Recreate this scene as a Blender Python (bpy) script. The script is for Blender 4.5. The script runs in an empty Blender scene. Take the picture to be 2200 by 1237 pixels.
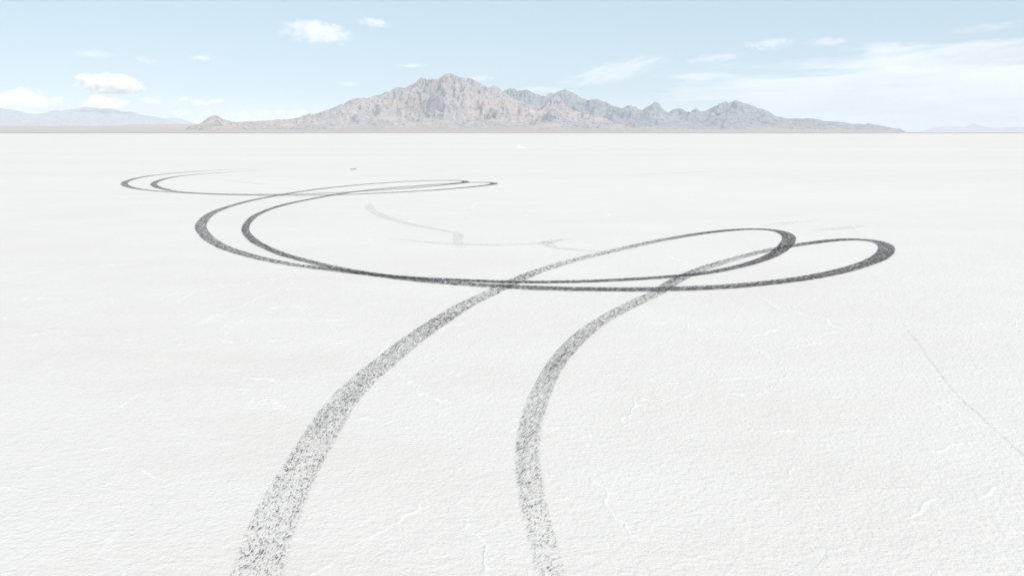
import bpy, math, random
import numpy as np

S = bpy.context.scene
COL = S.collection
R = math.radians

# ------------------------------------------------------------------ camera
PW, PH = 2200.0, 1237.0
LENS = 26.0
F = LENS / 36.0 * PW                  # focal length in photo pixels
HORIZON = 286.2
CAM_H = 2.4
PITCH = math.atan((PH / 2 - HORIZON) / F)
cam_d = bpy.data.cameras.new("camera")
cam = bpy.data.objects.new("camera", cam_d)
COL.objects.link(cam)
cam.location = (0, 0, CAM_H)
cam.rotation_euler = (math.pi / 2 - PITCH, 0, 0)
cam_d.lens = LENS
cam_d.sensor_width = 36.0
cam_d.clip_start = 0.1
cam_d.clip_end = 400000.0
S.camera = cam

# ------------------------------------------------------------------ sky, sun, exposure
SUN_AZ = R(140.0)      # measured from +Y (view direction) towards +X
SUN_EL = R(46.0)
world = bpy.data.worlds.new("World")
S.world = world
world.use_nodes = True
wn = world.node_tree
for n in list(wn.nodes):
    wn.nodes.remove(n)
wo = wn.nodes.new("ShaderNodeOutputWorld")
bg = wn.nodes.new("ShaderNodeBackground")
sk = wn.nodes.new("ShaderNodeTexSky")
sk.sky_type = 'NISHITA'
sk.sun_disc = False
sk.sun_elevation = SUN_EL
sk.sun_rotation = SUN_AZ
sk.altitude = 1300
sk.air_density = 1.0
sk.dust_density = 0.05
sk.ozone_density = 1.0
bg.inputs['Strength'].default_value = 0.098
hs = wn.nodes.new("ShaderNodeHueSaturation")
hs.inputs['Hue'].default_value = 0.485
hs.inputs['Saturation'].default_value = 0.78
wn.links.new(sk.outputs[0], hs.inputs['Color'])
# a constant pale blue is mixed in to flatten the sky's gradient
ev = wn.nodes.new("ShaderNodeMix")
ev.data_type = 'RGBA'
ev.inputs[0].default_value = 0.72
ev.inputs[7].default_value = (5.1, 6.70, 7.9, 1.0)
wn.links.new(hs.outputs[0], ev.inputs[6])
wn.links.new(ev.outputs[2], bg.inputs[0])
wn.links.new(bg.outputs[0], wo.inputs[0])

sun_d = bpy.data.lights.new("sun", 'SUN')
sun_d.energy = 3.25
sun_d.angle = R(0.5)
sun_d.color = (1.0, 0.91, 0.82)
sun = bpy.data.objects.new("sun", sun_d)
COL.objects.link(sun)
sun.rotation_euler = (math.pi / 2 - SUN_EL, 0, math.pi - SUN_AZ)

S.view_settings.view_transform = 'Standard'
S.view_settings.look = 'None'
S.view_settings.exposure = 0.17
S.view_settings.gamma = 1.0
S.cycles.volume_bounces = 20
S.cycles.max_bounces = 24
S.cycles.diffuse_bounces = 3
S.cycles.use_denoising = True
S.cycles.use_adaptive_sampling = False
S.cycles.transparent_max_bounces = 24

# ------------------------------------------------------------------ helpers
rng = np.random.default_rng(7)
_perm = rng.permutation(256)
_perm = np.concatenate([_perm, _perm, _perm])
_ga = rng.uniform(0, 2 * np.pi, 256)
_gx, _gy = np.cos(_ga), np.sin(_ga)


def perlin(x, y, seed=0):
    x = np.asarray(x, float) + seed * 17.31
    y = np.asarray(y, float) - seed * 9.77
    xi = np.floor(x).astype(np.int64)
    yi = np.floor(y).astype(np.int64)
    xf, yf = x - xi, y - yi
    u = xf * xf * xf * (xf * (xf * 6 - 15) + 10)
    v = yf * yf * yf * (yf * (yf * 6 - 15) + 10)

    def g(ix, iy, dx, dy):
        h = _perm[_perm[ix & 255] + (iy & 255)]
        return _gx[h] * dx + _gy[h] * dy
    a = g(xi, yi, xf, yf)
    b = g(xi + 1, yi, xf - 1, yf)
    c = g(xi, yi + 1, xf, yf - 1)
    d = g(xi + 1, yi + 1, xf - 1, yf - 1)
    return (a + u * (b - a) + v * ((c + u * (d - c)) - (a + u * (b - a)))) * 1.42


def fbm(x, y, oct=5, seed=0, gain=0.5, lac=2.03):
    s = 0.0
    a = 1.0
    for k in range(oct):
        s = s + a * perlin(x, y, seed + k * 3)
        x, y, a = x * lac, y * lac, a * gain
    return s


def ridged(x, y, oct=6, seed=0, gain=0.52, lac=2.07):
    s = 0.0
    a = 1.0
    tot = 0.0
    w = 1.0
    for k in range(oct):
        n = 1.0 - np.abs(perlin(x, y, seed + k * 5))
        n = n * n * w
        w = np.clip(n * 1.6, 0, 1)
        s = s + a * n
        tot += a
        x, y, a = x * lac + 3.1, y * lac - 1.7, a * gain
    return s / tot


def sstep(a, b, x):
    t = np.clip((x - a) / (b - a), 0, 1)
    return t * t * (3 - 2 * t)


def ray(px, py):
    """world direction of a photo pixel"""
    px = np.asarray(px, float)
    py = np.asarray(py, float)
    c, s = math.cos(PITCH), math.sin(PITCH)
    rx = (px - PW / 2)
    ry = (PH / 2 - py)
    return rx, F * c + ry * s, -F * s + ry * c


def ground_pt(px, py):
    dx, dy, dz = ray(px, py)
    t = -CAM_H / dz
    return dx * t, dy * t


def az_slope(px, py):
    dx, dy, dz = ray(px, py)
    return np.arctan2(dx, dy), dz / np.hypot(dx, dy)


def mesh_obj(name, verts, faces, mat, smooth=True, attrs=None, parent=None):
    """one mesh object from numpy arrays; faces: (n,3) or (n,4) ints, or a list of such arrays"""
    me = bpy.data.meshes.new(name)
    fl = faces if isinstance(faces, list) else [faces]
    nl = sum(f.size for f in fl)
    npoly = sum(len(f) for f in fl)
    me.vertices.add(len(verts))
    me.vertices.foreach_set("co", np.asarray(verts, np.float32).ravel())
    me.loops.add(nl)
    me.loops.foreach_set("vertex_index", np.concatenate([f.ravel() for f in fl]).astype(np.int32))
    me.polygons.add(npoly)
    tot = np.concatenate([np.full(len(f), f.shape[1], np.int32) for f in fl])
    start = np.concatenate([[0], np.cumsum(tot)[:-1]]).astype(np.int32)
    me.polygons.foreach_set("loop_start", start)
    me.polygons.foreach_set("loop_total", tot)
    me.polygons.foreach_set("use_smooth", np.full(npoly, smooth))
    me.update(calc_edges=True)
    for k, a in (attrs or {}).items():
        at = me.attributes.new(k, 'FLOAT', 'POINT')
        at.data.foreach_set("value", np.asarray(a, np.float32).ravel())
    me.validate()
    me.materials.append(mat)
    o = bpy.data.objects.new(name, me)
    COL.objects.link(o)
    if parent:
        o.parent = parent
    return o


def tag(o, label, cat, group=None, kind=None):
    o["label"] = label
    o["category"] = cat
    if group:
        o["group"] = group
    if kind:
        o["kind"] = kind
    return o


def grid_faces(nr, nc, wrap=False):
    i = np.arange(nr - 1)[:, None]
    j = np.arange(nc if wrap else nc - 1)[None, :]
    j2 = (j + 1) % nc
    a = i * nc + j
    b = i * nc + j2
    c = (i + 1) * nc + j2
    d = (i + 1) * nc + j
    return np.stack([a, b, c, d], -1).reshape(-1, 4)


class NT:
    """tiny node-tree writer"""

    def __init__(self, name):
        self.m = bpy.data.materials.new(name)
        self.m.use_nodes = True
        self.t = self.m.node_tree
        for n in list(self.t.nodes):
            self.t.nodes.remove(n)
        self.out = self.t.nodes.new("ShaderNodeOutputMaterial")

    def n(self, typ, inputs=None, **props):
        nd = self.t.nodes.new(typ)
        for k, v in props.items():
            setattr(nd, k, v)
        for k, v in (inputs or {}).items():
            if isinstance(v, bpy.types.NodeSocket):
                self.t.links.new(v, nd.inputs[k])
            else:
                nd.inputs[k].default_value = v
        return nd

    def math(self, op, a, b=0.0, c=0.0, clamp=False):
        nd = self.n("ShaderNodeMath", {0: a, 1: b, 2: c}, operation=op)
        nd.use_clamp = clamp
        return nd.outputs[0]

    def ramp(self, v, a, b, lo=0.0, hi=1.0):
        nd = self.n("ShaderNodeMapRange", {0: v, 1: a, 2: b, 3: lo, 4: hi}, interpolation_type='SMOOTHSTEP')
        return nd.outputs[0]

    def mix(self, f, a, b):
        nd = self.n("ShaderNodeMix", data_type='RGBA')
        for k, v in ((0, f), (6, a), (7, b)):
            if isinstance(v, bpy.types.NodeSocket):
                self.t.links.new(v, nd.inputs[k])
            else:
                nd.inputs[k].default_value = v
        return nd.outputs[2]

    def noise(self, vec, scale, detail=4.0, rough=0.5, dist=0.0):
        nd = self.n("ShaderNodeTexNoise", {'Vector': vec, 'Scale': scale, 'Detail': detail, 'Roughness': rough, 'Distortion': dist})
        return nd.outputs[0]

    def mapv(self, vec, scale=(1, 1, 1), loc=(0, 0, 0), rot=(0, 0, 0)):
        return self.n("ShaderNodeMapping", {'Vector': vec, 'Scale': scale, 'Location': loc, 'Rotation': rot}).outputs[0]

    def attr(self, name):
        return self.n("ShaderNodeAttribute", attribute_name=name).outputs['Fac']


def rgb(r, g, b):
    return (r, g, b, 1.0)


# ------------------------------------------------------------------ materials of the setting
def salt_material():
    k = NT("salt_crust")
    pos = k.n("ShaderNodeNewGeometry").outputs['Position']
    ridge = k.attr("ridge")
    near = k.attr("near")
    big = k.noise(k.mapv(pos, (0.012, 0.05, 1)), 1.0, 5, 0.55)
    med = k.noise(k.mapv(pos, (0.35, 0.6, 1)), 1.0, 5, 0.6)
    fine = k.noise(pos, 34.0, 3, 0.6)
    tan = k.noise(k.mapv(pos, (0.004, 0.035, 1), (3.3, 1.7, 0)), 1.0, 4, 0.6)
    c = k.mix(k.ramp(big, 0.3, 0.7), rgb(0.678, 0.641, 0.610), rgb(0.724, 0.687, 0.656))
    c = k.mix(k.ramp(med, 0.35, 0.72, 0, 0.55), c, rgb(0.742, 0.712, 0.687))
    c = k.mix(k.ramp(tan, 0.58, 0.74, 0, 0.35), c, rgb(0.66, 0.625, 0.58))
    c = k.mix(k.math('MULTIPLY', k.ramp(fine, 0.60, 0.76, 0, 0.35), near), c, rgb(0.56, 0.53, 0.50))
    # the pressed-up lips of the crust are fresh, whiter salt
    warp = k.n("ShaderNodeTexNoise", {'Vector': pos, 'Scale': 0.8, 'Detail': 4.0, 'Roughness': 0.6})
    wv = k.n("ShaderNodeVectorMath", {0: warp.outputs['Color'], 1: (0.5, 0.5, 0.5)}, operation='SUBTRACT').outputs[0]
    wv = k.n("ShaderNodeVectorMath", {0: wv, 3: 1.6}, operation='SCALE').outputs[0]
    wp = k.n("ShaderNodeVectorMath", {0: pos, 1: wv}, operation='ADD').outputs[0]
    vor = k.n("ShaderNodeTexVoronoi", {'Vector': k.mapv(wp, (0.30, 0.55, 0.0)), 'Scale': 1.0}, feature='DISTANCE_TO_EDGE').outputs['Distance']
    where = k.ramp(k.noise(k.mapv(pos, (0.5, 0.5, 1), (9, 2, 0)), 1.0, 3, 0.6), 0.36, 0.58)
    line = k.math('MULTIPLY', k.ramp(vor, 0.006, 0.0), where)
    cr = k.math('MAXIMUM', ridge, k.math('MULTIPLY', line, 0.6))
    c = k.mix(k.math('MULTIPLY', cr, 0.72), c, rgb(0.84, 0.82, 0.80))
    # bump: pebbled crust, soft swells, faint lips
    v2 = k.n("ShaderNodeTexVoronoi", {'Vector': pos, 'Scale': 26.0, 'Randomness': 1.0}, feature='SMOOTH_F1').outputs['Distance']
    peb = k.math('ADD', k.math('MULTIPLY', fine, 0.9), k.math('MULTIPLY', v2, -0.45))
    mid = k.noise(k.mapv(pos, (1, 1.5, 1)), 9.0, 4, 0.6)
    b1 = k.n("ShaderNodeBump", {'Strength': k.math('MULTIPLY', near, 0.7), 'Distance': 0.012, 'Height': peb})
    b2 = k.n("ShaderNodeBump", {'Strength': k.math('MULTIPLY', near, 0.45), 'Distance': 0.02, 'Height': mid, 'Normal': b1.outputs[0]})
    b3 = k.n("ShaderNodeBump", {'Strength': 0.45, 'Distance': 0.008, 'Height': line, 'Normal': b2.outputs[0]})
    p = k.n("ShaderNodeBsdfPrincipled", {'Base Color': c, 'Roughness': 0.85, 'Specular IOR Level': 0.15, 'Normal': b3.outputs[0]})
    k.t.links.new(p.outputs[0], k.out.inputs[0])
    return k.m


def rock_material(name, warm=0.5, base=(0.27, 0.265, 0.265), seed=0.0):
    k = NT(name)
    g = k.n("ShaderNodeNewGeometry")
    pos = g.outputs['Position']
    nz = k.n("ShaderNodeSeparateXYZ", {0: g.outputs['Normal']}).outputs[2]
    p = k.mapv(pos, (0.001, 0.001, 0.0016), (seed, seed * 0.7, 0))
    patch = k.noise(p, 1.1, 6, 0.6, 0.6)
    fine = k.noise(p, 14.0, 8, 0.7)
    crag = k.noise(k.mapv(pos, (0.001, 0.001, 0.0006), (seed, 3, 0)), 26.0, 6, 0.7)
    cream = k.noise(p, 2.3, 7, 0.62, 0.9)
    b = base
    grey = k.mix(k.ramp(fine, 0.3, 0.7), rgb(b[0] * .72, b[1] * .75, b[2] * .79), rgb(b[0] * 1.15, b[1] * 1.15, b[2] * 1.15))
    alt = k.n("ShaderNodeSeparateXYZ", {0: pos}).outputs[2]
    pink = k.mix(fine, rgb(b[0] * 1.0, b[1] * .92, b[2] * .88), rgb(b[0] * 1.38, b[1] * 1.24, b[2] * 1.15))
    c = k.mix(k.math('MULTIPLY', k.ramp(patch, 0.54 - 0.18 * warm, 0.70 - 0.16 * warm), k.ramp(alt, 560, 260, 0.15, 1.0)), grey, pink)
    c = k.mix(k.ramp(crag, 0.52, 0.64, 0, 0.95), c, rgb(b[0] * .28, b[1] * .32, b[2] * .38))
    c = k.mix(k.ramp(cream, 0.66, 0.74, 0, 0.8), c, rgb(0.68, 0.59, 0.50))
    # gentle slopes are covered by pale tan gravel fans
    fan = k.mix(fine, rgb(0.40, 0.345, 0.315), rgb(0.50, 0.435, 0.40))
    c = k.mix(k.ramp(nz, 0.955, 0.99), c, fan)
    h = k.n("ShaderNodeBump", {'Strength': 1.0, 'Distance': 16.0, 'Height': k.math('ADD', k.noise(p, 9.0, 9, 0.68), crag)})
    s = k.n("ShaderNodeBsdfPrincipled", {'Base Color': c, 'Roughness': 0.95, 'Specular IOR Level': 0.05, 'Normal': h.outputs[0]})
    k.t.links.new(s.outputs[0], k.out.inputs[0])
    return k.m


def shore_material():
    k = NT("desert_shore")
    pos = k.n("ShaderNodeNewGeometry").outputs['Position']
    sh = k.attr("shore")                       # metres inland of the salt's edge
    st = k.noise(k.mapv(pos, (0.0011, 0.006, 1)), 1.0, 6, 0.6)
    st2 = k.noise(k.mapv(pos, (0.006, 0.02, 1)), 1.0, 5, 0.65)
    c = k.mix(st2, rgb(0.40, 0.345, 0.315), rgb(0.50, 0.435, 0.40))
    brush = k.math('MULTIPLY', k.ramp(sh, 900, 0, 0, 0.5), k.ramp(st2, 0.2, 0.5))
    c = k.mix(brush, c, rgb(0.19, 0.175, 0.135))
    white = k.math('MULTIPLY', k.ramp(st, 0.60, 0.68), k.math('MULTIPLY', k.ramp(sh, 300, 600), k.ramp(sh, 6500, 3500)))
    c = k.mix(k.math('MULTIPLY', white, 0.85), c, rgb(0.68, 0.65, 0.60))
    s = k.n("ShaderNodeBsdfPrincipled", {'Base Color': c, 'Roughness': 0.95, 'Specular IOR Level': 0.05})
    k.t.links.new(s.outputs[0], k.out.inputs[0])
    return k.m


# ------------------------------------------------------------------ the salt flat
CRACKS = [
    [(515, 672.6), (559, 683), (600, 687.7), (634, 687), (668, 690.5), (702, 689), (736, 687), (759, 685.5), (764, 678.6)],
    [(982, 607), (988.6, 613), (995, 618), (1011, 623), (1008, 632), (1012.5, 647), (1020, 658)],
    [(1075, 588), (1050, 600), (1030, 607)],
    [(1032, 687), (995.5, 693), (954.5, 703), (929.5, 708.6), (895, 707), (870, 709)],
    [(868, 720.7), (850, 726), (823, 734), (832, 740), (825, 747), (815, 758), (811, 773), (827, 781), (839, 786.6)],
    [(811, 774), (795, 781), (779, 788)],
    [(600, 626), (613.6, 619.5), (640, 621), (679.5, 622)],
    [(677, 726), (713.6, 732), (745, 741)],
    [(349, 658), (395, 640), (449.5, 614.6)],
    [(380, 706), (430, 694), (458, 678), (537, 649.5), (611, 621)],
    [(242, 883), (260, 869), (279, 859), (327, 839)],
    [(0, 728), (60, 722), (110, 712), (170, 706)],
    [(236, 737), (297, 726), (330, 717)],
    [(0, 597), (109, 584), (218, 572), (300, 566)],
    [(764, 1169), (821, 1141), (862, 1115), (898, 1084), (919, 1063)],
    [(718, 1208), (690, 1222), (660, 1240)],
    [(1247, 1001), (1299, 1048), (1299, 1084), (1350, 1141), (1386, 1171)],
    [(1232, 942), (1255, 937), (1283, 935)],
    [(1090, 932), (1105, 921), (1124, 914)],
    [(1180, 1074), (1232, 1063)],
    [(1611, 628), (1634, 638.6), (1654, 654), (1706, 669.5), (1757, 680), (1788, 700), (1809, 708)],
    [(1806, 711), (1770, 716), (1727, 723)],
    [(1530, 729), (1593, 731), (1649, 711), (1680, 705.6)],
    [(1593, 731), (1629, 754), (1647, 767), (1660, 776)],
    [(1500, 819), (1577, 812), (1665, 806)],
    [(1654, 1038), (1696, 1012), (1721, 1004)],
    [(1930, 1116), (1958, 1110), (1979, 1089), (2041, 1069)],
    [(2097, 1076), (2128, 1058), (2151, 1038)],
    [(1969, 971), (2036, 960), (2103, 950)],
    [(1640, 930), (1680, 925), (1715, 921)],
    [(0, 1010), (60, 1003), (130, 995)],
    [(285, 1003), (320, 1018), (352, 1032)],
    [(180, 967), (250, 958)],
    [(600, 1008), (650, 996), (700, 985)],
    [(968, 451), (1010, 448), (1065, 447.5)],
    [(1015, 447), (1018, 440), (1030, 437)],
    [(830, 454), (856, 451.5)],
    [(950, 457), (1000, 462), (1020, 468)],
    [(800, 520), (790, 516), (825, 512)],
    [(1840, 486), (1890, 482)],
    [(1790, 478), (1830, 484), (1855, 498)],
    [(1265, 470), (1310, 461), (1300, 455)],
    [(1450, 437), (1500, 432)],
]


def crack_lines():
    """the pressure cracks as fine, jagged ground polylines"""
    r = np.random.default_rng(3)
    out = []
    for pts in CRACKS:
        a = np.array(pts, float)
        gx, gy = ground_pt(a[:, 0], a[:, 1])
        p = np.stack([gx, gy], 1)
        for it in range(5):
            d = p[1:] - p[:-1]
            L = np.linalg.norm(d, axis=1, keepdims=True)
            if L.max() < 0.05:
                break
            nrm = np.stack([-d[:, 1], d[:, 0]], 1)
            m = (p[1:] + p[:-1]) / 2 + nrm * r.normal(0, 0.10, (len(d), 1))
            q = np.empty((len(p) + len(m), 2))
            q[0::2] = p
            q[1::2] = m
            p = q
        out.append(p)
    return out


def build_ground():
    dense = R(50)
    azs = np.concatenate([np.linspace(-dense, dense, 1350), np.linspace(dense, 2 * np.pi - dense, 90)[1:-1]])
    ys = np.concatenate([[3400, 2600, 2100, 1800, 1600, 1480, 1400, 1340], np.arange(1290, 620, -1.55), np.arange(620, 330, -1.1), np.arange(330, 292, -1.5)])
    rr = F * CAM_H / (ys - HORIZON) / math.cos(PITCH) - CAM_H * math.tan(PITCH)
    rr = np.maximum(rr, 0.02)
    rr = np.sort(np.unique(np.concatenate([rr, [900, 1300, 2000, 3200, 4500, 6500, 9000, 14000, 22000, 36000, 62000, 110000, 190000, 300000]])))
    rg, ag = np.meshgrid(rr, azs, indexing='ij')
    X, Y = rg * np.sin(ag), rg * np.cos(ag)
    Z = np.zeros_like(X)
    ridge = np.zeros_like(X)
    fade = sstep(60, 14, rg)
    Z += (fbm(X * 0.35, Y * 0.35, 4, 11) * 0.006 + fbm(X * 3.2, Y * 4.0, 3, 23) * 0.0022) * fade
    da = azs[1] - azs[0]
    nd = 1350
    for li, p in enumerate(crack_lines()):
        r0 = np.hypot(p[:, 0], p[:, 1])
        a0 = np.arctan2(p[:, 0], p[:, 1])
        dist = float(r0.mean())
        w = max(0.007, 0.0011 * dist)           # half width of a lip
        i0 = max(np.searchsorted(rr, r0.min() - 4 * w) - 1, 0)
        i1 = np.searchsorted(rr, r0.max() + 4 * w) + 1
        j0 = max(int((a0.min() + dense) / da - 4 * w / dist / da) - 2, 0)
        j1 = min(int((a0.max() + dense) / da + 4 * w / dist / da) + 3, nd)
        if j1 <= j0:
            continue
        xs, ysub = X[i0:i1, j0:j1], Y[i0:i1, j0:j1]
        best = np.full(xs.shape, 1e9)
        side = np.zeros(xs.shape)
        al = np.zeros(xs.shape)
        n = len(p) - 1
        for s in range(n):
            ax, ay = p[s]
            dx, dy = p[s + 1] - p[s]
            L2 = dx * dx + dy * dy + 1e-12
            t = np.clip(((xs - ax) * dx + (ysub - ay) * dy) / L2, 0, 1)
            ex, ey = xs - ax - t * dx, ysub - ay - t * dy
            d = np.hypot(ex, ey)
            m = d < best
            best[m] = d[m]
            side[m] = (np.sign(dx * ey - dy * ex))[m]
            al[m] = ((s + t) / n)[m]
        ends = np.clip(np.minimum(al, 1 - al) * 4, 0, 1)
        var = np.clip(0.75 + 0.6 * perlin(al * 9, al * 0 + li, 41), 0.15, 1.3)
        k = np.exp(-(best / w) ** 2) * ends * var
        # one plate rides up over the other: a lip with a long back
        back = np.exp(-(best / (w * 4)) ** 2) * (side > 0) * ends * var
        amp = 0.0055 if dist < 12 else 0.012
        Z[i0:i1, j0:j1] += amp * k + 0.002 * back
        ridge[i0:i1, j0:j1] = np.maximum(ridge[i0:i1, j0:j1], np.clip(k, 0, 1))
    near = sstep(55, 7, rg) * 0.85 + 0.15 * sstep(400, 60, rg)
    V = np.stack([X, Y, Z], -1).reshape(-1, 3)
    f = grid_faces(len(rr), len(azs), True)[:, ::-1]
    V = np.vstack([V, [[0, 0, 0]]])
    c = len(V) - 1
    j = np.arange(len(azs))
    tri = np.stack([(j + 1) % len(azs), j, np.full_like(j, c)], 1)
    at = {'ridge': np.append(ridge.ravel(), 0), 'near': np.append(near.ravel(), 1)}
    o = mesh_obj("ground", V, [f, tri], salt_material(), True, at)
    tag(o, "vast flat white salt crust with pebbled surface and thin raised cracks", "salt flat", kind="structure")


build_ground()

# ------------------------------------------------------------------ the desert shore behind the salt
SHORE_R = 5600.0


def build_land():
    pxs = np.arange(-700, 2900, 4.0)
    top = np.interp(pxs, [-700, 0, 200, 400, 500, 700, 1000, 1300, 1600, 1800, 1950, 2000, 2900],
                    [269, 270.5, 270.2, 266.5, 268, 272, 273.5, 272.5, 277.5, 280.5, 284.3, 285.3, 285.7])
    top = top + fbm(pxs / 90.0, pxs * 0, 4, 3) * 0.35
    az, e = az_slope(pxs, top)
    rs = np.concatenate([np.linspace(5200, 7000, 26), np.linspace(7150, 13000, 50), np.linspace(13400, 20000, 12)])
    rg, ag = np.meshgrid(rs, az, indexing='ij')
    eg = np.broadcast_to(e, rg.shape)
    X, Y = rg * np.sin(ag), rg * np.cos(ag)
    sh0 = SHORE_R + fbm(ag * 14, ag * 0, 4, 9) * 160
    inland = rg - sh0
    t = np.clip(inland / (13000 - sh0), 0, 1)
    h = eg * 13000 * t ** 1.25
    h = np.where(rg > 13000, eg * 13000 * (1 - sstep(13000, 18000, rg)), h)
    h += fbm(X * 0.002, Y * 0.002, 5, 5) * 7 * sstep(0, 2500, inland)
    h += np.clip(inland / 60, -1, 1) * 0.9 + np.clip(perlin(X * 0.02, Y * 0.05, 8), 0, 1) * 2.2 * (inland > 0) * sstep(1200, 100, inland)
    V = np.stack([X, Y, h], -1).reshape(-1, 3)
    o = mesh_obj("land", V, grid_faces(len(rs), len(az))[:, ::-1], shore_material(), True, {'shore': inland.ravel()})
    tag(o, "low tan desert shore with pale streaks along the far edge of the salt", "desert plain", kind="structure")


build_land()


# ------------------------------------------------------------------ mountains
def gauss(a, s):
    n = int(s * 3)
    k = np.exp(-0.5 * (np.arange(-n, n + 1) / s) ** 2)
    return np.convolve(np.pad(a, n, mode='edge'), k / k.sum(), mode='valid')


def build_range(name, crest, rf, rc, rb, seed, mat, step=0.9, nr=210, relief=0.55, jit=0.7, foot=282.0, spur=1.0, wobble=0.06, pw=1.35):
    a = np.array(crest, float)
    xs = np.arange(a[0, 0], a[-1, 0] + step, step)
    ys = np.interp(xs, a[:, 0], a[:, 1])
    inner = np.clip(np.minimum(xs - xs[0], xs[-1] - xs) / 12, 0, 1)
    ys = ys + (fbm(xs / 7.0, xs * 0, 4, seed) * jit) * inner
    az, e = az_slope(xs, ys)
    es = gauss(e, 14 / step)
    k = np.linspace(0, 1, nr)
    rs0 = np.concatenate([rf + (rc - rf) * k ** 0.9, rc + (rb - rc) * np.linspace(0, 1, 40)[1:]])
    rg, ag = np.meshgrid(rs0, az, indexing='ij')
    wob = 1 + wobble * fbm(az * rc / 2600.0, az * 0, 3, seed + 50)
    rcg = rc * wob[None, :]
    X, Y = rg * np.sin(ag), rg * np.cos(ag)
    u = ag * rc / 1000.0
    v = rg / 1000.0
    wx = fbm(u * 0.9, v * 0.9, 4, seed + 7) * 0.35
    wy = fbm(u * 0.9, v * 0.9, 4, seed + 8) * 0.35
    n = ridged((u + wx) * 1.3 * spur, (v + wy) * 0.7 * spur, 7, seed, 0.58)
    n = np.clip(n * 1.25, 0, 1.2)
    n2 = ridged((u + wx * .5) * 3.6 * spur, (v + wy * .5) * 2.2 * spur, 5, seed + 31)
    t = np.clip((rg - rf) / (rcg - rf), 0, 1)
    s = np.clip((rg - rcg) / (rb - rcg), 0, 1)
    prof = 0.16 * t + 0.84 * t ** pw
    prof = np.where(rg > rcg, 1 - s ** 0.8 * 1.05, prof)
    eg = np.broadcast_to(es, rg.shape)
    h0 = eg * rcg * prof
    mid = np.clip((t - 0.1) * 2.3, 0, 1) * (1 - 0.35 * sstep(0.8, 1, t))
    h = h0 * (1 + relief * 1.2 * mid * (n - 0.55)) + eg * rcg * mid * (n2 - 0.4) * 0.24 * relief
    h += eg * rcg * t * fbm(u * 9, v * 9, 5, seed + 70, 0.55) * 0.032
    ang = h / rg
    m = ang.max(0)
    f = e / np.maximum(m, 1e-5)
    fs = gauss(f, 10 / step)
    h = np.minimum(h * fs[None, :], e[None, :] * rg)
    ang = h / rg
    top = ang.argmax(0)
    lack = np.maximum(e - ang.max(0), 0)
    sig = 0.045 * (rc - rf)
    h = h + lack[None, :] * rg * np.exp(-((rg - rs0[top][None, :]) / sig) ** 2)
    h = np.minimum(h, e[None, :] * rg) + CAM_H - 6 * (1 - sstep(0, 0.25, t))
    h = np.where(s >= 1, -20, h)
    V = np.stack([X, Y, h], -1).reshape(-1, 3)
    return mesh_obj(name, V, grid_faces(len(rs0), len(xs))[:, ::-1], mat)


CREST_MAIN = [(470, 285), (480, 272), (490, 266.5), (505, 263.5), (520, 262), (540, 261), (560, 260), (580, 259), (600, 257), (620, 256.5), (640, 253), (655, 248), (667, 243),
    (673, 246), (690, 240.5), (700, 237), (715, 232), (733, 224), (737, 226), (746, 218), (760, 212.5), (782, 210), (789, 211), (804, 207), (813, 203.5), (817, 204.5),
    (828, 198), (836, 198), (844.5, 192), (851, 188.5), (859.5, 188), (870.5, 189), (878.6, 185), (884, 182.7), (891, 178.6), (899, 172), (906, 166.6), (918, 171),
    (928, 169), (934.5, 171), (944, 169), (948, 164), (956, 160), (967, 158.5), (974, 160), (981, 163), (985.5, 164.7), (995, 167.7), (1008.6, 168), (1018, 172),
    (1026, 177), (1038.6, 183.4), (1049.5, 189.3), (1055, 186), (1062, 183), (1067, 185), (1073, 191), (1079.5, 196.4), (1089, 202), (1098, 209), (1110, 215), (1125, 221),
    (1148, 227), (1168, 227), (1176, 217), (1184, 208), (1193.6, 202.7), (1202, 207), (1208.6, 219), (1218, 228.6), (1235, 239), (1262, 246), (1290, 251), (1310, 257),
    (1340, 263), (1400, 271), (1440, 277), (1490, 285)]
CREST_BACK = [(1060, 240), (1072, 204), (1079.5, 197), (1088, 193.6), (1097, 189), (1101, 191), (1105.5, 190.6), (1111, 195), (1120.5, 195), (1131, 192.5), (1138, 195.7),
    (1146, 200.5), (1154.5, 202.5), (1163, 206.6), (1173, 207.5), (1178.6, 200.7), (1185, 199.7), (1191, 200.7), (1196, 199), (1204.5, 194.5), (1208.6, 194.5), (1214, 191.4),
    (1221, 195), (1232, 200.7), (1241, 204.8), (1251, 212), (1259, 213.4), (1264.5, 216.4), (1271, 213.4), (1281.6, 213), (1293, 217), (1305.5, 222), (1318, 228), (1327, 230),
    (1338, 233), (1345, 228), (1350, 226), (1357, 228), (1365, 229), (1371, 233.4), (1380.5, 237), (1386, 231.4), (1393, 228), (1402, 223), (1408, 219), (1414.5, 221.5),
    (1418, 224.5), (1421.4, 232.7), (1428, 238), (1435, 241.6), (1450, 250), (1475, 260), (1510, 270), (1560, 284)]
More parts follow.
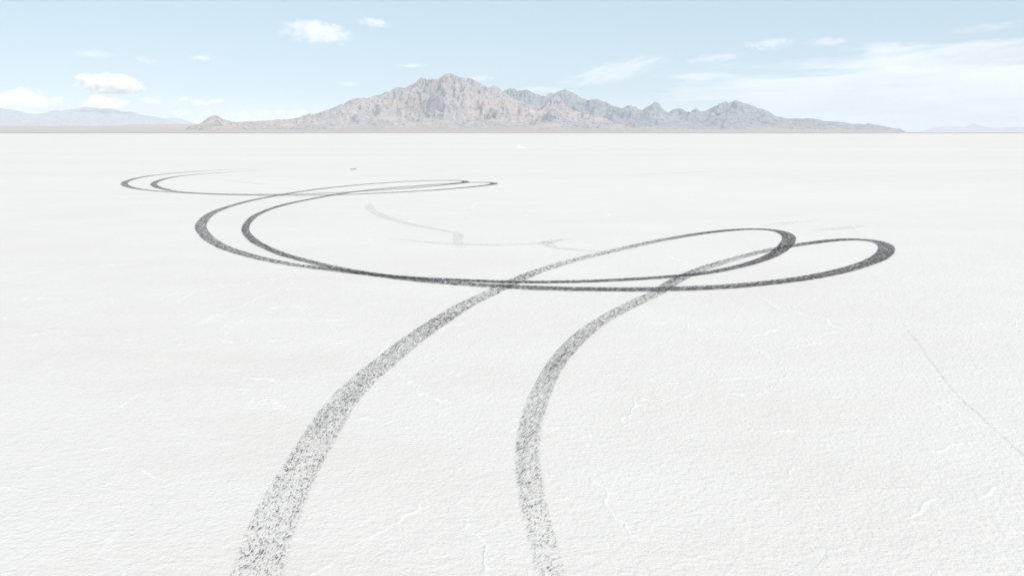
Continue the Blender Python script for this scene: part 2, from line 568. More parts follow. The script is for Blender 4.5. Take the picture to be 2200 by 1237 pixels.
CREST_FAR = [(1400, 280), (1415, 262), (1428, 247), (1435, 242), (1448, 234.7), (1454.5, 233.6), (1463, 233), (1468, 236.4), (1475, 240.5), (1480, 240), (1483, 242.5), (1488.6, 235.7),
    (1498, 232.7), (1502, 237), (1508, 240), (1517, 237.7), (1532, 230), (1544.5, 224), (1559.5, 217.7), (1566, 222.7), (1573, 218.6), (1581, 215), (1588, 218), (1598, 222.5),
    (1604.5, 223.8), (1618, 227), (1629, 233), (1637, 233.4), (1645.5, 237.7), (1656, 242.5), (1666, 250), (1674, 250.4), (1683.6, 253.4), (1694.5, 255.5), (1700, 254),
    (1712.5, 254), (1725, 255.5), (1740, 254), (1755, 255.8), (1772.5, 261), (1780, 260), (1812.5, 263), (1830, 266.8), (1846, 265.5), (1857.5, 267.5), (1865, 264.5),
    (1875, 267), (1897.5, 271), (1920, 276), (1931, 275.8), (1942.5, 281), (1950, 284.8)]
CREST_LEFT = [(-500, 262), (-400, 250), (-300, 240), (-200, 233), (-120, 227), (-60, 226), (0, 231.5), (11.5, 234), (28.6, 236), (47.7, 241), (61, 244), (76, 245), (99, 242.4), (114.5, 238), (122, 236), (132, 238.8), (141, 235),
    (149, 236), (162, 233.4), (175.6, 232), (185, 230), (202, 231), (219.5, 234), (229, 233.4), (244, 233.8), (254, 238), (265, 240.5), (280.6, 240), (292, 243),
    (305.5, 247.7), (319, 248.7), (340, 251.5), (353, 256), (380, 263), (420, 274), (450, 282)]
CREST_LEFT2 = [(300, 275), (330, 259), (349, 254.4), (363, 253), (376, 253), (391, 255.4), (406.6, 261), (414, 264), (440, 272), (470, 282)]
CREST_RIGHT = [(1960, 285.8), (1985, 282), (1995, 278), (2012.5, 274.5), (2032.5, 271.8), (2050, 272.5), (2070, 274), (2082.5, 270), (2092.5, 265.5), (2102.5, 269.5), (2115, 273),
    (2137.5, 275.5), (2162.5, 274.5), (2180, 273), (2200, 273.8), (2260, 271), (2330, 275), (2420, 273), (2520, 279), (2600, 285)]
CREST_BUTTE = [(395, 283), (405, 272), (418, 268.5), (430, 266), (440, 258), (450, 252), (456, 249), (462, 248), (470, 250), (480, 257), (492, 260), (505, 262.5), (515, 265), (530, 270), (550, 277), (565, 283)]

rock_main = rock_material("grey_pink_rock", 0.75, (0.425, 0.398, 0.405), 0.0)
rock_back = rock_material("haze_tinted_rock", 0.15, (0.31, 0.325, 0.345), 4.0)  # bluish base: part of the distance haze is put into the rock colour
rock_red = rock_material("reddish_rock", 1.0, (0.42, 0.395, 0.38), 9.0)

o = build_range("mountain", CREST_MAIN, 7000, 9800, 12200, 101, rock_main, 0.8, 260, relief=0.95)
tag(o, "largest grey rocky mountain with the highest peak, pinkish lower slopes on its flank", "mountain", kind="structure")
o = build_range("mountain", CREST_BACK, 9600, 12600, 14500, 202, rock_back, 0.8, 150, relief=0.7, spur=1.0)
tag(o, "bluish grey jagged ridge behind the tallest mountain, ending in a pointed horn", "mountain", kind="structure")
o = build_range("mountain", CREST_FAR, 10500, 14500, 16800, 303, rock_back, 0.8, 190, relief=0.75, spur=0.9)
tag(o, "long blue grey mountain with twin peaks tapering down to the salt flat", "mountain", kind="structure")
o = build_range("hill", CREST_BUTTE, 7200, 8000, 8800, 404, rock_red, 0.8, 110, relief=0.5, spur=2.0)
tag(o, "small reddish rounded butte standing apart before the big mountain's low slope", "hill", kind="structure")
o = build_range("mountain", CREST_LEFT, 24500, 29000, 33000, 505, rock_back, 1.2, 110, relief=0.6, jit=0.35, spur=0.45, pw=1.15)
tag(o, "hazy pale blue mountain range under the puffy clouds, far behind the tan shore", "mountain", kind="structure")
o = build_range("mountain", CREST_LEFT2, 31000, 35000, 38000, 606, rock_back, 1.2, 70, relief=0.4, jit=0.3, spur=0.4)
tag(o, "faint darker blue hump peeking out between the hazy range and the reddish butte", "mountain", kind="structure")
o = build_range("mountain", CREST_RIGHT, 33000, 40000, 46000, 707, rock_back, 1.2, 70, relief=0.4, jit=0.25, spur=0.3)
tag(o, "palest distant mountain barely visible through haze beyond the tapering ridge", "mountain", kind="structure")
HILLS = [
    ([(1285, 272), (1300, 262), (1310, 252), (1318, 243.8), (1324, 250), (1335, 255), (1350, 257), (1372, 262), (1395, 270), (1410, 276)], 8600, 9400, 10200,
     "small dark pointed foothill in front of the bluish jagged ridge"),
    ([(1470, 280), (1480, 275), (1492, 271), (1505, 271.5), (1520, 272), (1540, 275), (1558, 281)], 10300, 10900, 11600,
     "low lumpy foothill in front of the twin peaked mountain"),
    ([(1540, 277), (1550, 268), (1560, 259), (1567, 264), (1580, 270), (1604, 275), (1620, 280)], 10300, 11200, 12200,
     "pointed foothill below the summit of the twin peaked mountain"),
]
for c, rf, rc, rb, lab in HILLS:
    o = build_range("hill", c, rf, rc, rb, 800 + int(rf / 100) + len(c), rock_back, 0.8, 60, relief=0.5, spur=2.0)
    tag(o, lab, "hill", kind="structure")


# ------------------------------------------------------------------ tyre marks
def rubber_material(name, col, scale, soft, amax=0.92):
    k = NT(name)
    pos = k.n("ShaderNodeNewGeometry").outputs['Position']
    dens = k.attr("rubber")
    side = k.attr("side")
    n1 = k.noise(k.mapv(pos, (1, 0.55, 0)), scale, 2.0, 0.6)
    n3 = k.noise(k.mapv(pos, (1, 0.6, 0), (4, 7, 0)), scale * 0.36, 2.0, 0.6)
    n2 = k.noise(k.mapv(pos, (1, 1, 0)), 4.5, 3, 0.6)
    n1 = k.math('ADD', k.math('MULTIPLY', n1, 0.85), k.math('MULTIPLY', n3, 0.42))
    n4 = k.math('MULTIPLY', k.math('SUBTRACT', k.noise(k.mapv(pos, (1, 0.7, 0), (2, 9, 0)), 17.0, 1.5, 0.55), 0.5), k.math('MULTIPLY', k.attr('coarse'), 0.5))
    n1 = k.math('ADD', n1, n4)
    n1 = k.math('SUBTRACT', n1, 0.135)
    n = k.math('ADD', n1, k.math('MULTIPLY', k.math('SUBTRACT', n2, 0.5), 0.12))
    sd = k.math('ABSOLUTE', side)
    e = k.ramp(k.math('ADD', sd, k.math('MULTIPLY', k.math('SUBTRACT', n1, 0.5), 0.9)), 0.86, 1.10, 0.0, 0.42)
    thr = k.math('ADD', k.math('SUBTRACT', 0.80, k.math('MULTIPLY', dens, 0.36)), e)
    a = k.n("ShaderNodeMapRange", {0: n, 1: k.math('SUBTRACT', thr, soft), 2: k.math('ADD', thr, soft), 3: 0.0, 4: amax}, interpolation_type='SMOOTHSTEP').outputs[0]
    p = k.n("ShaderNodeBsdfPrincipled", {'Base Color': col, 'Roughness': 0.8, 'Specular IOR Level': 0.2})
    tr = k.n("ShaderNodeBsdfTransparent")
    mx = k.n("ShaderNodeMixShader", {0: a, 1: tr.outputs[0], 2: p.outputs[0]})
    k.t.links.new(mx.outputs[0], k.out.inputs[0])
    return k.m


def smooth_path(pts, step=0.05, sm=3):
    """pixel track -> dense, evenly spaced ground path; extra columns (density, half width) ride along"""
    a = np.array(pts, float)
    gx, gy = ground_pt(a[:, 0], a[:, 1])
    P = np.column_stack([gx, gy, a[:, 2], a[:, 3]])
    d = np.hypot(np.diff(gx), np.diff(gy))
    T = np.concatenate([[0], np.cumsum(d ** 0.5)])
    out = []
    for i in range(len(P) - 1):
        i0, i3 = max(i - 1, 0), min(i + 2, len(P) - 1)
        p0, p1, p2, p3 = P[i0], P[i], P[i + 1], P[i3]
        t1, t2 = T[i], T[i + 1]
        t0 = T[i0] if i0 != i else t1 - (t2 - t1)
        t3 = T[i3] if i3 != i + 1 else t2 + (t2 - t1)
        nseg = max(int(d[i] / step), 2)
        for s in np.linspace(0, 1, nseg, endpoint=False):
            t = t1 + (t2 - t1) * s
            m1 = (p2 - p0) / (t2 - t0) * (t2 - t1)
            m2 = (p3 - p1) / (t3 - t1) * (t2 - t1)
            out.append((2 * s**3 - 3 * s**2 + 1) * p1 + (s**3 - 2 * s**2 + s) * m1 + (-2 * s**3 + 3 * s**2) * p2 + (s**3 - s**2) * m2)
    out.append(P[-1])
    q = np.array(out)
    L = np.concatenate([[0], np.cumsum(np.hypot(np.diff(q[:, 0]), np.diff(q[:, 1])))])
    u = np.arange(0, L[-1], step)
    q = np.column_stack([np.interp(u, L, q[:, c]) for c in range(4)])
    k = int(sm / step / 2) if sm else 0
    if k > 1:
        w = np.hanning(2 * k + 1)
        w /= w.sum()
        for c in range(4):
            lo = 2 * q[0, c] - q[1:k + 1, c][::-1]
            hi = 2 * q[-1, c] - q[-k - 1:-1, c][::-1]
            q[:, c] = np.convolve(np.concatenate([lo, q[:, c], hi]), w, mode='valid')
    return q


def build_mark(name, pts, mat, z0, label, cat, group=None, step=0.05, sm=1.6, seed=1, rise=0.006):
    q = smooth_path(pts, step, sm)
    t = np.gradient(q[:, :2], axis=0)
    t /= np.linalg.norm(t, axis=1, keepdims=True) + 1e-9
    nrm = np.column_stack([-t[:, 1], t[:, 0]])
    lat = np.linspace(-1.18, 1.18, 9)
    u = np.arange(len(q)) * step
    wid = q[:, 3] * (1 + 0.06 * fbm(u * 0.4, u * 0, 3, seed))
    X = q[:, 0][:, None] + nrm[:, 0][:, None] * lat * wid[:, None]
    Y = q[:, 1][:, None] + nrm[:, 1][:, None] * lat * wid[:, None]
    Z = np.broadcast_to((z0 + np.linspace(0, rise, len(q)))[:, None], X.shape)
    dens = q[:, 2][:, None] + 0.09 * fbm(u[:, None] * 0.55 + 0 * lat, lat[None, :] * 1.3, 3, seed + 4)
    side = np.broadcast_to(lat, X.shape)
    V = np.stack([X, Y, Z], -1).reshape(-1, 3)
    o = mesh_obj(name, V, grid_faces(len(q), len(lat)), mat, True, {'rubber': dens.ravel(), 'coarse': ((sstep(5.5, 13, np.hypot(X, Y)) + 0.12) * (0.0 if mat is faint else 1.0)).ravel(), 'side': side.ravel()})
    return tag(o, label, cat, group)


# x, y in the photo; how dense the rubber lies; half width in metres
MARK_A = [(535, 1300, 0.50, 0.192), (553, 1237, 0.50, 0.190), (576, 1151, 0.52, 0.188), (614, 1063, 0.55, 0.185), (674, 960, 0.57, 0.183), (739, 857, 0.60, 0.181), (785, 814, 0.61, 0.179), (832, 773.5, 0.63, 0.177),
    (882, 733, 0.65, 0.174), (917, 708, 0.66, 0.172), (953, 685.5, 0.66, 0.170), (993, 658, 0.66, 0.168), (1036, 638, 0.68, 0.166), (1109, 603, 0.70, 0.163), (1153, 584, 0.66, 0.161), (1218, 564, 0.62, 0.159),
    (1305, 542, 0.64, 0.160), (1393, 522, 0.72, 0.160), (1480, 506, 0.85, 0.160), (1567, 495, 0.97, 0.150), (1633, 492.3, 0.97, 0.150), (1672, 496, 0.97, 0.165), (1694, 507, 0.93, 0.172), (1692, 522, 0.93, 0.172),
    (1672, 542, 0.97, 0.150), (1641, 557, 0.97, 0.130), (1589, 572.5, 0.97, 0.118), (1524, 586, 0.97, 0.107), (1458, 593.5, 0.97, 0.107), (1371, 599.6, 0.97, 0.107), (1262, 604.8, 0.97, 0.107), (1175, 606.6, 0.97, 0.107),
    (1087, 606, 0.97, 0.107), (1018, 604, 0.96, 0.118), (927, 600, 0.96, 0.118), (873, 597, 0.95, 0.118), (818, 592, 0.95, 0.118), (764, 586.5, 0.90, 0.118), (709, 579.5, 0.84, 0.130), (654.5, 573, 0.80, 0.130),
    (600, 564, 0.80, 0.130), (545, 552, 0.80, 0.142), (491, 535.5, 0.83, 0.158), (454.5, 517, 0.82, 0.158), (434.5, 497, 0.82, 0.158), (431.5, 484, 0.82, 0.158), (444.6, 466, 0.82, 0.158), (469, 452, 0.84, 0.150),
    (506, 440, 0.82, 0.140), (547, 429.5, 0.84, 0.140), (600, 419.5, 0.88, 0.140), (649, 411.5, 0.90, 0.140), (710.5, 403.5, 0.92, 0.140), (792, 395.8, 0.95, 0.140), (874, 390.3, 0.95, 0.140), (935.6, 388.2, 0.97, 0.160),
    (976.5, 388, 0.93, 0.170), (996, 389, 0.93, 0.190), (1002, 390.8, 0.93, 0.190), (993, 393.3, 0.93, 0.180), (972.7, 395.8, 0.97, 0.160), (918, 401.3, 0.90, 0.140), (863.6, 405.8, 0.88, 0.140), (809, 409.4, 0.85, 0.140),
    (768, 412, 0.82, 0.140), (723, 414.4, 0.82, 0.140), (649, 417.2, 0.82, 0.140), (588, 418.2, 0.82, 0.140), (520, 418, 0.82, 0.140), (460, 417, 0.80, 0.140), (403.6, 415, 0.80, 0.150), (363, 413, 0.78, 0.160),
    (322, 409.5, 0.76, 0.170), (289, 404.8, 0.82, 0.175), (269, 398.6, 0.82, 0.180), (267, 394.2, 0.82, 0.180), (275, 389, 0.83, 0.175), (301, 381.7, 0.82, 0.160), (342, 375.6, 0.84, 0.150), (403.6, 370, 0.82, 0.140),
    (485.5, 365, 0.74, 0.120), (550, 362.5, 0.55, 0.100), (580, 361.6, 0.25, 0.080)]
MARK_B = [(1202, 1300, 0.50, 0.095), (1185, 1237, 0.50, 0.095), (1167, 1166, 0.52, 0.101), (1145, 1089, 0.54, 0.112), (1135, 1012, 0.56, 0.121), (1133, 960, 0.57, 0.121), (1140, 909, 0.58, 0.121), (1157, 857, 0.60, 0.121),
    (1181, 806, 0.67, 0.113), (1216, 754.5, 0.67, 0.121), (1273, 703, 0.67, 0.126), (1342, 662, 0.67, 0.139), (1420, 626, 0.67, 0.139), (1436, 612, 0.78, 0.140), (1480, 590, 0.74, 0.140), (1524, 573, 0.70, 0.140),
    (1589, 553.5, 0.70, 0.140), (1654.5, 537.8, 0.76, 0.140), (1720, 526, 0.86, 0.152), (1785.5, 517.3, 0.97, 0.152), (1838, 514, 0.97, 0.160), (1873, 516.3, 0.93, 0.170), (1899, 524, 0.93, 0.180), (1905, 537, 0.93, 0.180),
    (1894.5, 551, 0.93, 0.180), (1864, 566, 0.93, 0.170), (1807, 583.5, 0.93, 0.170), (1742, 596.5, 0.95, 0.160), (1676, 606, 0.94, 0.160), (1589, 614.4, 0.95, 0.160), (1502, 619.7, 0.95, 0.160), (1414.5, 622.3, 0.95, 0.160),
    (1327, 622.7, 0.96, 0.160), (1218, 621, 0.96, 0.160), (1131, 618.4, 0.96, 0.160), (1054.5, 614.6, 0.88, 0.140), (982, 610, 0.84, 0.140), (927, 605.5, 0.88, 0.140), (873, 600, 0.94, 0.140), (818, 593, 0.94, 0.130),
    (764, 584.5, 0.92, 0.130), (709, 573.6, 0.90, 0.120), (673, 565, 0.90, 0.120), (618, 550.7, 0.88, 0.120), (582, 537, 0.88, 0.120), (553, 522.7, 0.90, 0.120), (534.5, 508, 0.92, 0.106), (527, 494, 0.92, 0.106),
    (532.5, 479, 0.90, 0.106), (551, 462.7, 0.88, 0.112), (588, 447, 0.88, 0.112), (629, 436, 0.90, 0.130), (690, 424, 0.92, 0.130), (723, 418, 0.92, 0.130), (772, 411.3, 0.92, 0.130), (833, 404.8, 0.92, 0.130),
    (915, 398.3, 0.92, 0.130), (972.7, 394.2, 0.95, 0.130), (1005.5, 392.4, 0.97, 0.130), (1035, 391.9, 0.97, 0.160), (1054, 392.6, 0.93, 0.190), (1063, 394.2, 0.93, 0.200), (1058, 396.6, 0.93, 0.190), (1041, 399, 0.93, 0.180),
    (1000, 403.4, 0.96, 0.160), (932, 409, 0.92, 0.150), (864, 413, 0.90, 0.150), (809, 415.8, 0.88, 0.150), (754.5, 418, 0.86, 0.150), (723, 419, 0.85, 0.150), (649, 420, 0.84, 0.150), (567, 420.2, 0.84, 0.150),
    (506, 419.2, 0.84, 0.150), (444.6, 417, 0.82, 0.150), (403.6, 414.4, 0.80, 0.150), (375, 411.3, 0.82, 0.155), (350.5, 406.3, 0.84, 0.160), (334, 400.6, 0.86, 0.165), (330, 396, 0.86, 0.165), (338, 390, 0.86, 0.160),
    (363, 382.8, 0.86, 0.150), (403.6, 377, 0.82, 0.140), (465, 372, 0.76, 0.130), (547, 367, 0.62, 0.120), (600, 365, 0.42, 0.100), (625, 364.3, 0.20, 0.080)]
rubber = rubber_material("tyre_rubber", rgb(0.07, 0.068, 0.072), 86.0, 0.115)
faint = rubber_material("faint_rubber", rgb(0.56, 0.56, 0.56), 26.0, 0.34, 0.6)
build_mark("tire_mark", MARK_A, rubber, 0.010, "black skid mark whose broad start lies left, sweeping the widest outer curves", "tire mark", "pair of looping skid marks on the salt", seed=3)
build_mark("tire_mark", MARK_B, rubber, 0.0135, "black skid mark starting mid-foreground and swinging out to the farthest right loop", "tire mark", "pair of looping skid marks on the salt", seed=9)

FAINT = [
    ([(793, 436, .1, .16), (794, 447, .45, .17), (803, 455, .5, .18), (823, 464.5, .5, .18), (850, 474, .42, .17), (877, 481, .5, .16), (918, 489, .5, .15), (959, 497, .5, .14), (981, 501, .55, .14), (986, 508, .5, .14), (983, 516, .45, .13), (994, 534, .1, .12)],
     "faint grey curved scuff mark bending down beyond the two black crossings"),
    ([(831, 514, .1, .10), (891, 518, .35, .11), (945, 522.6, .5, .11), (986, 524.5, .5, .12), (1054, 526.7, .55, .12), (1122, 525, .5, .12), (1169, 522.4, .6, .18), (1191, 518, .6, .18), (1221, 514.5, .15, .15)],
     "faint grey hooked scuff line lying inside the big black loops"),
    ([(1172, 519, .5, .14), (1185, 530, .55, .15), (1218, 535, .5, .14), (1284, 540, .4, .13), (1340, 541, .1, .12)],
     "short faint grey scuff touching the near loop's upper arm"),
    ([(1940, 694, .1, .03), (1985, 752, .45, .014), (2025, 808.6, .5, .014), (2056, 847, .5, .014), (2118, 904, .5, .014), (2200, 978.6, .5, .014), (2330, 1090, .5, .014)],
     "thin faint straight wheel line running off past the foreground corner"),
    ([(1315, 377.6, .1, .12), (1400, 374, .5, .12), (1500, 370, .5, .12), (1650, 363.5, .1, .12)],
     "faint long straight grey line across the distant salt"),
    ([(485, 388.6, .2, .15), (530, 392.5, .5, .16), (576, 397, .2, .15)],
     "short faint scuff inside the farthest black arc"),
    ([(543, 402.6, .2, .15), (608, 404, .5, .16), (682, 400.5, .2, .15)],
     "faint grey scuff between the farthest black arc and the upper crossings"),
    ([(1640, 488, .1, .2), (1700, 478, .4, .25), (1760, 474, .1, .2)],
     "faint grey smear behind the top of the near black loop"),
    ([(1740, 496, .1, .2), (1810, 490, .45, .25), (1850, 484, .1, .2)],
     "faint grey smear behind the farthest right black loop"),
]
for i, (pts, lab) in enumerate(FAINT):
    build_mark("scuff_mark", pts, faint, 0.006 + 0.0005 * i, lab, "scuff mark", "faint scuffs on the salt", sm=0.6, seed=20 + i, rise=0.001)


# ------------------------------------------------------------------ a heap of salt and a bent strip lying on the flat
def build_heap():
    k = NT("loose_salt")
    pos = k.n("ShaderNodeNewGeometry").outputs['Position']
    n = k.noise(pos, 9.0, 5, 0.6)
    c = k.mix(n, rgb(0.70, 0.69, 0.66), rgb(0.80, 0.795, 0.77))
    p = k.n("ShaderNodeBsdfPrincipled", {'Base Color': c, 'Roughness': 0.9, 'Specular IOR Level': 0.1})
    k.t.links.new(p.outputs[0], k.out.inputs[0])
    gx, gy = ground_pt(1116, 318)
    nr, na = 40, 96
    rr = np.linspace(0, 1, nr)
    aa = np.linspace(0, 2 * np.pi, na, endpoint=False)
    rg, ag = np.meshgrid(rr, aa, indexing='ij')
    rad = 1 + 0.28 * fbm(np.cos(ag) * 1.6, np.sin(ag) * 1.6, 4, 77)
    X, Y = rg * np.cos(ag) * rad * 1.05, rg * np.sin(ag) * rad * 0.8
    h = 0.33 * (np.exp(-((X + .12) / .5) ** 2 - (Y / .5) ** 2) + 0.45 * np.exp(-((X - .62) / .28) ** 2 - ((Y + .1) / .3) ** 2)) * (1 - rg ** 3)
    h = h * (1 + 0.5 * fbm(X * 3.5, Y * 3.5, 5, 78)) + 0.05 * np.abs(fbm(X * 7, Y * 7, 3, 79)) * (1 - rg)
    h = np.maximum(h, 0) - 0.03 * rg ** 2
    V = np.stack([X + float(gx), Y + float(gy), h], -1).reshape(-1, 3)
    o = mesh_obj("salt_mound", V, grid_faces(nr, na, True), k.m, False)
    tag(o, "tiny white mound of loose salt far out on the flat below the mountain", "mound")


def build_strip():
    k = NT("weathered_metal")
    pos = k.n("ShaderNodeNewGeometry").outputs['Position']
    c = k.mix(k.noise(pos, 30.0, 4, 0.6), rgb(0.26, 0.23, 0.23), rgb(0.40, 0.36, 0.36))
    p = k.n("ShaderNodeBsdfPrincipled", {'Base Color': c, 'Roughness': 0.6, 'Metallic': 0.3})
    k.t.links.new(p.outputs[0], k.out.inputs[0])
    gx, gy = ground_pt(758, 364.5)
    prof = [(-.20, 0.03), (-.10, 0.028), (0.02, 0.032), (.12, 0.03), (.165, 0.035), (.20, 0.06), (.225, 0.10)]
    V, Fc = [], []
    for (x, z) in prof:
        for (dy, dz) in ((-.045, -.03), (.045, -.03), (.045, .02), (-.045, .02)):
            V.append((gx + x, gy + dy + x * .05, z + dz))
    for i in range(len(prof) - 1):
        for j in range(4):
            a, b = i * 4 + j, i * 4 + (j + 1) % 4
            Fc.append((a, b, b + 4, a + 4))
    n = len(prof)
    Fc += [(3, 2, 1, 0), (n * 4 - 4, n * 4 - 3, n * 4 - 2, n * 4 - 1)]
    o = mesh_obj("metal_strip", np.array(V, float), np.array(Fc), k.m, False)
    tag(o, "small dark bent metal strip lying alone on the salt beyond the black loops", "metal strip")


build_heap()
build_strip()


# ------------------------------------------------------------------ clouds
def unit_sphere(nu=48, nv=24):
    th = np.linspace(0, np.pi, nv)
    ph = np.linspace(0, 2 * np.pi, nu, endpoint=False)
    tg, pg = np.meshgrid(th, ph, indexing='ij')
    V = np.stack([np.sin(tg) * np.cos(pg), np.sin(tg) * np.sin(pg), np.cos(tg)], -1).reshape(-1, 3)
    return V, grid_faces(nv, nu, True)[:, ::-1]


SPH = unit_sphere()


def cloud_material(name, kind, dens, ncoord, seed, rate):
    k = NT(name)
    oc = k.n("ShaderNodeTexCoord").outputs['Object']
    q = k.mapv(oc, ncoord, (seed * 3.7, seed * 1.3, seed * 2.1))
    r = k.n("ShaderNodeVectorMath", {0: oc}, operation='LENGTH').outputs['Value']
    if kind == 'puff':
        n = k.noise(q, 1.0, 7, 0.58)
        big = k.noise(k.mapv(oc, (1.7, 1.2, 0.9), (seed * 1.9, 5, 2)), 1.0, 1.5, 0.5)
        z = k.n("ShaderNodeSeparateXYZ", {0: oc}).outputs[2]
        base = k.ramp(z, -0.62, -0.42)
        n = k.math('ADD', k.math('MULTIPLY', n, 1.5), k.math('MULTIPLY', big, 1.3))
        f = k.math('SUBTRACT', n, k.math('ADD', k.math('MULTIPLY', r, 1.15), 0.62))
        d = k.math('MULTIPLY', k.ramp(f, 0.0, 0.14), base)
    else:
        n = k.noise(q, 1.0, 7, 0.62, 0.8)
        f = k.math('SUBTRACT', k.math('MULTIPLY', n, 3.2), k.math('ADD', k.math('MULTIPLY', k.math('POWER', r, 1.5), 0.8), 1.12))
        d = k.ramp(f, 0.0, 0.38)
        d = k.math('MULTIPLY', d, k.ramp(r, 0.99, 0.8))
    v = k.n("ShaderNodeVolumePrincipled", {'Color': rgb(1, 1, 1), 'Density': k.math('MULTIPLY', d, dens), 'Anisotropy': -0.35})
    k.t.links.new(v.outputs[0], k.out.inputs['Volume'])
    k.m.cycles.volume_step_rate = rate
    return k.m


def cloud(px, py, hw, hh, dist, kind, tau, label, cat="cloud", group=None, tilt=0.0, seed=1, depth=0.5, nf=(3, 3, 3), rate=0.5, k_=None):
    """an ellipsoid of vapour at its true bearing, height and distance"""
    dx, dy, dz = (float(t) for t in ray(px, py))
    L = math.hypot(dx, dy)
    c = (dx / L * dist, dy / L * dist, CAM_H + dz / L * dist)
    m = dist / L * 1.0                               # metres per pixel at that distance (across the view)
    a, b = hw * m * (1.2 if kind == 'wisp' else 1.0), hh * m * (1.2 if kind == 'wisp' else 1.0)
    dp = a * depth
    tops = c[2] - b
    assert tops > HAZE_TOP + 20 or max(abs(c[0]), abs(c[1])) - dp > 57000, (label, c, b)
    mat = cloud_material("cloud_vapour", kind, (tau * (0.95 if kind == 'wisp' else 1.0)) / max(dp, 1.0), nf, seed, rate)
    o = mesh_obj("cloud", SPH[0], SPH[1], mat)
    o.location = c
    o.scale = (a, dp, b)
    o.rotation_euler = (0, tilt, -math.atan2(dx, dy))
    tag(o, label, cat, group, k_)
    return o


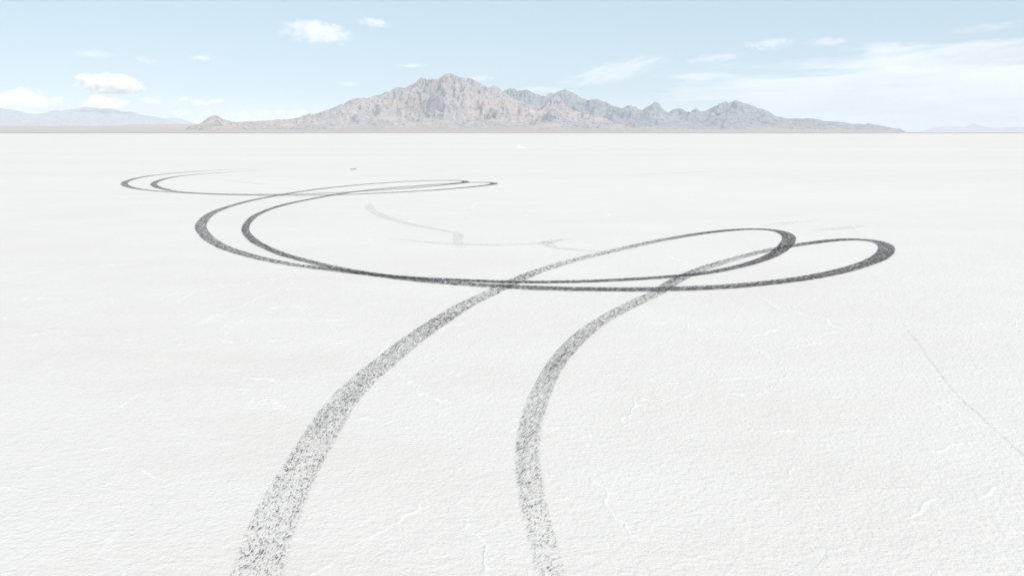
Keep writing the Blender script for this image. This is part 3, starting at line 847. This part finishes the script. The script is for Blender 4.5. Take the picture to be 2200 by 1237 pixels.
HAZE_TOP = 960.0
WISP = "thin wisps of cloud in the sky"
PUFF = "puffy clouds low over the horizon"
CLOUDS = True
if CLOUDS:
    cloud(680, 71, 80, 26, 20000, 'wisp', 2.0, "bright ragged white cloud, largest one high above the mountain", group=WISP, tilt=R(5), seed=1, nf=(4.0, 3, 2.0))
    cloud(803, 49, 36, 11, 20000, 'wisp', 1.1, "small white wisp just beside the bright ragged cloud", group=WISP, tilt=R(6), seed=2, nf=(3.0, 2.5, 1.5))
    cloud(200, 116, 44, 10, 22000, 'wisp', 0.45, "faint streak of cloud high over the big puffy cumulus", group=WISP, seed=3, nf=(3.0, 2.5, 1.5))
    cloud(434, 125, 28, 7, 22000, 'wisp', 0.8, "lone small white fleck of cloud above the reddish butte", group=WISP, seed=4, nf=(2.6, 2, 1.4))
    cloud(315, 131, 26, 8, 22000, 'wisp', 0.5, "very faint fleck between the lone white fleck and faint streak", group=WISP, tilt=R(12), seed=5, nf=(2.6, 2, 1.4))
    cloud(885, 141, 36, 6, 24000, 'wisp', 0.6, "flat thin wisp just above the highest peak's shoulder", group=WISP, seed=6, nf=(2, 2, 1.2))
    cloud(750, 180, 26, 8, 24000, 'wisp', 0.5, "faint small smudge of cloud over the mountain's long slope", group=WISP, seed=7, nf=(2, 2, 1.2))
    cloud(1030, 168, 32, 6, 26000, 'wisp', 0.8, "thin bar of cloud touching the highest peak's ridge", group=WISP, seed=8, nf=(2, 2, 1.2))
    cloud(1655, 95, 55, 13, 22000, 'wisp', 1.0, "soft white patch of cloud above the twin peaks", group=WISP, tilt=R(-2), seed=9, nf=(3.0, 2.5, 1.5))
    cloud(1778, 90, 50, 11, 22000, 'wisp', 1.0, "soft white bar of cloud next to the patch above the twin peaks", group=WISP, seed=10, nf=(3.0, 2.5, 1.5))
    cloud(1905, 103, 100, 17, 22000, 'wisp', 1.0, "long soft streak of cloud over the top edge of the cloud sheet", group=WISP, seed=11, nf=(2.4, 2, 1.3))
    cloud(1318, 155, 125, 26, 26000, 'wisp', 0.75, "slanting feathery cloud over the bluish jagged ridge", group=WISP, tilt=R(-13), seed=12, nf=(3.0, 2, 2.6))
    cloud(1530, 127, 65, 11, 26000, 'wisp', 0.6, "thin slanting wisp between the feathery cloud and the cloud sheet", group=WISP, tilt=R(-6), seed=13, nf=(3.0, 2.5, 1.5))
    cloud(2120, 60, 80, 10, 20000, 'wisp', 0.5, "faint high streak near the top corner of the sky", group=WISP, tilt=R(-4), seed=14, nf=(3.0, 2.5, 1.5))
    cloud(1170, 194, 75, 9, 34000, 'wisp', 0.6, "pale bar of cloud behind the saddle of the jagged ridge", group=WISP, seed=15, nf=(2.2, 2, 1.2))
    o = cloud(1980, 185, 620, 82, 88000, 'wisp', 2.4, "wide milky sheet of layered cloud over the tapering ridge", "cloud sheet", seed=16, depth=0.2, nf=(2.2, 1.6, 3.4), rate=0.35)
    o = cloud(2150, 118, 330, 30, 40000, 'wisp', 1.6, "bright upper band of the milky cloud sheet", "cloud sheet", seed=17, depth=0.4, nf=(2.4, 1.8, 2.2), tilt=R(-3))
    # heaped clouds
    cloud(236, 184, 84, 29, 28000, 'puff', 14.0, "big bright white cumulus with a flat base above the hazy range", group=PUFF, seed=21, depth=0.55, nf=(6.5, 5, 2.6), rate=0.25)
    cloud(45, 216, 100, 30, 78000, 'puff', 2.6, "broad bank of heaped cloud at the very edge over the hazy range", group=PUFF, seed=22, depth=0.5, nf=(7.0, 5, 2.4), rate=0.3)
    cloud(225, 222, 62, 22, 76000, 'puff', 3.2, "white heaped cloud rising right behind the hazy range's summit", group=PUFF, seed=23, depth=0.5, nf=(5.5, 4, 2.4), rate=0.3)
    SMALL = [(427, 221, 20, 7), (463, 219, 20, 7), (325, 217, 22, 7), (395, 213, 13, 5), (388, 243, 24, 8), (446, 243, 16, 6), (496, 246, 14, 6), (524, 246, 14, 8), (564, 245, 15, 7), (603, 244, 17, 7), (641, 243, 26, 8)]
    LAB = ["tiny puff, first of two side by side above the butte", "tiny puff, second of two side by side above the butte", "small flat puff beyond the big cumulus, level with its base",
           "tiniest faint puff between the flat puff and the butte", "small puff just above the faint dark blue hump", "tiny puff peeking over the butte's top", "tiny puff just off the butte's shoulder",
           "small rounded puff over the low saddle after the butte", "tiny puff over the middle of the low saddle", "tiny puff before the one against the mountain slope", "low white puff against the start of the mountain's long slope"]
    for i, ((x, y, w, h), lab) in enumerate(zip(SMALL, LAB)):
        cloud(x, y, w * 1.15, h * 1.25, 82000 if y > 230 else 74000, 'puff', 1.3, lab, group=PUFF, seed=30 + i, depth=0.6, nf=(3.6, 3.0, 1.8), rate=0.4)

# ------------------------------------------------------------------ haze
hz = NT("haze_air")
hv = hz.n("ShaderNodeVolumePrincipled", {'Color': rgb(0.90, 0.955, 1.0), 'Density': 4.2e-5, 'Anisotropy': -0.2})
hz.t.links.new(hv.outputs[0], hz.out.inputs['Volume'])
E = 56000.0
b = np.array([(x, y, z) for z in (-25.0, HAZE_TOP) for y in (-E, E) for x in (-E, E)], float)
fc = np.array([(0, 2, 3, 1), (4, 5, 7, 6), (0, 1, 5, 4), (2, 6, 7, 3), (0, 4, 6, 2), (1, 3, 7, 5)])
o = mesh_obj("haze", b, fc, hz.m, False)
tag(o, "thin pale haze lying over the whole salt flat and the mountains", "haze", kind="stuff")
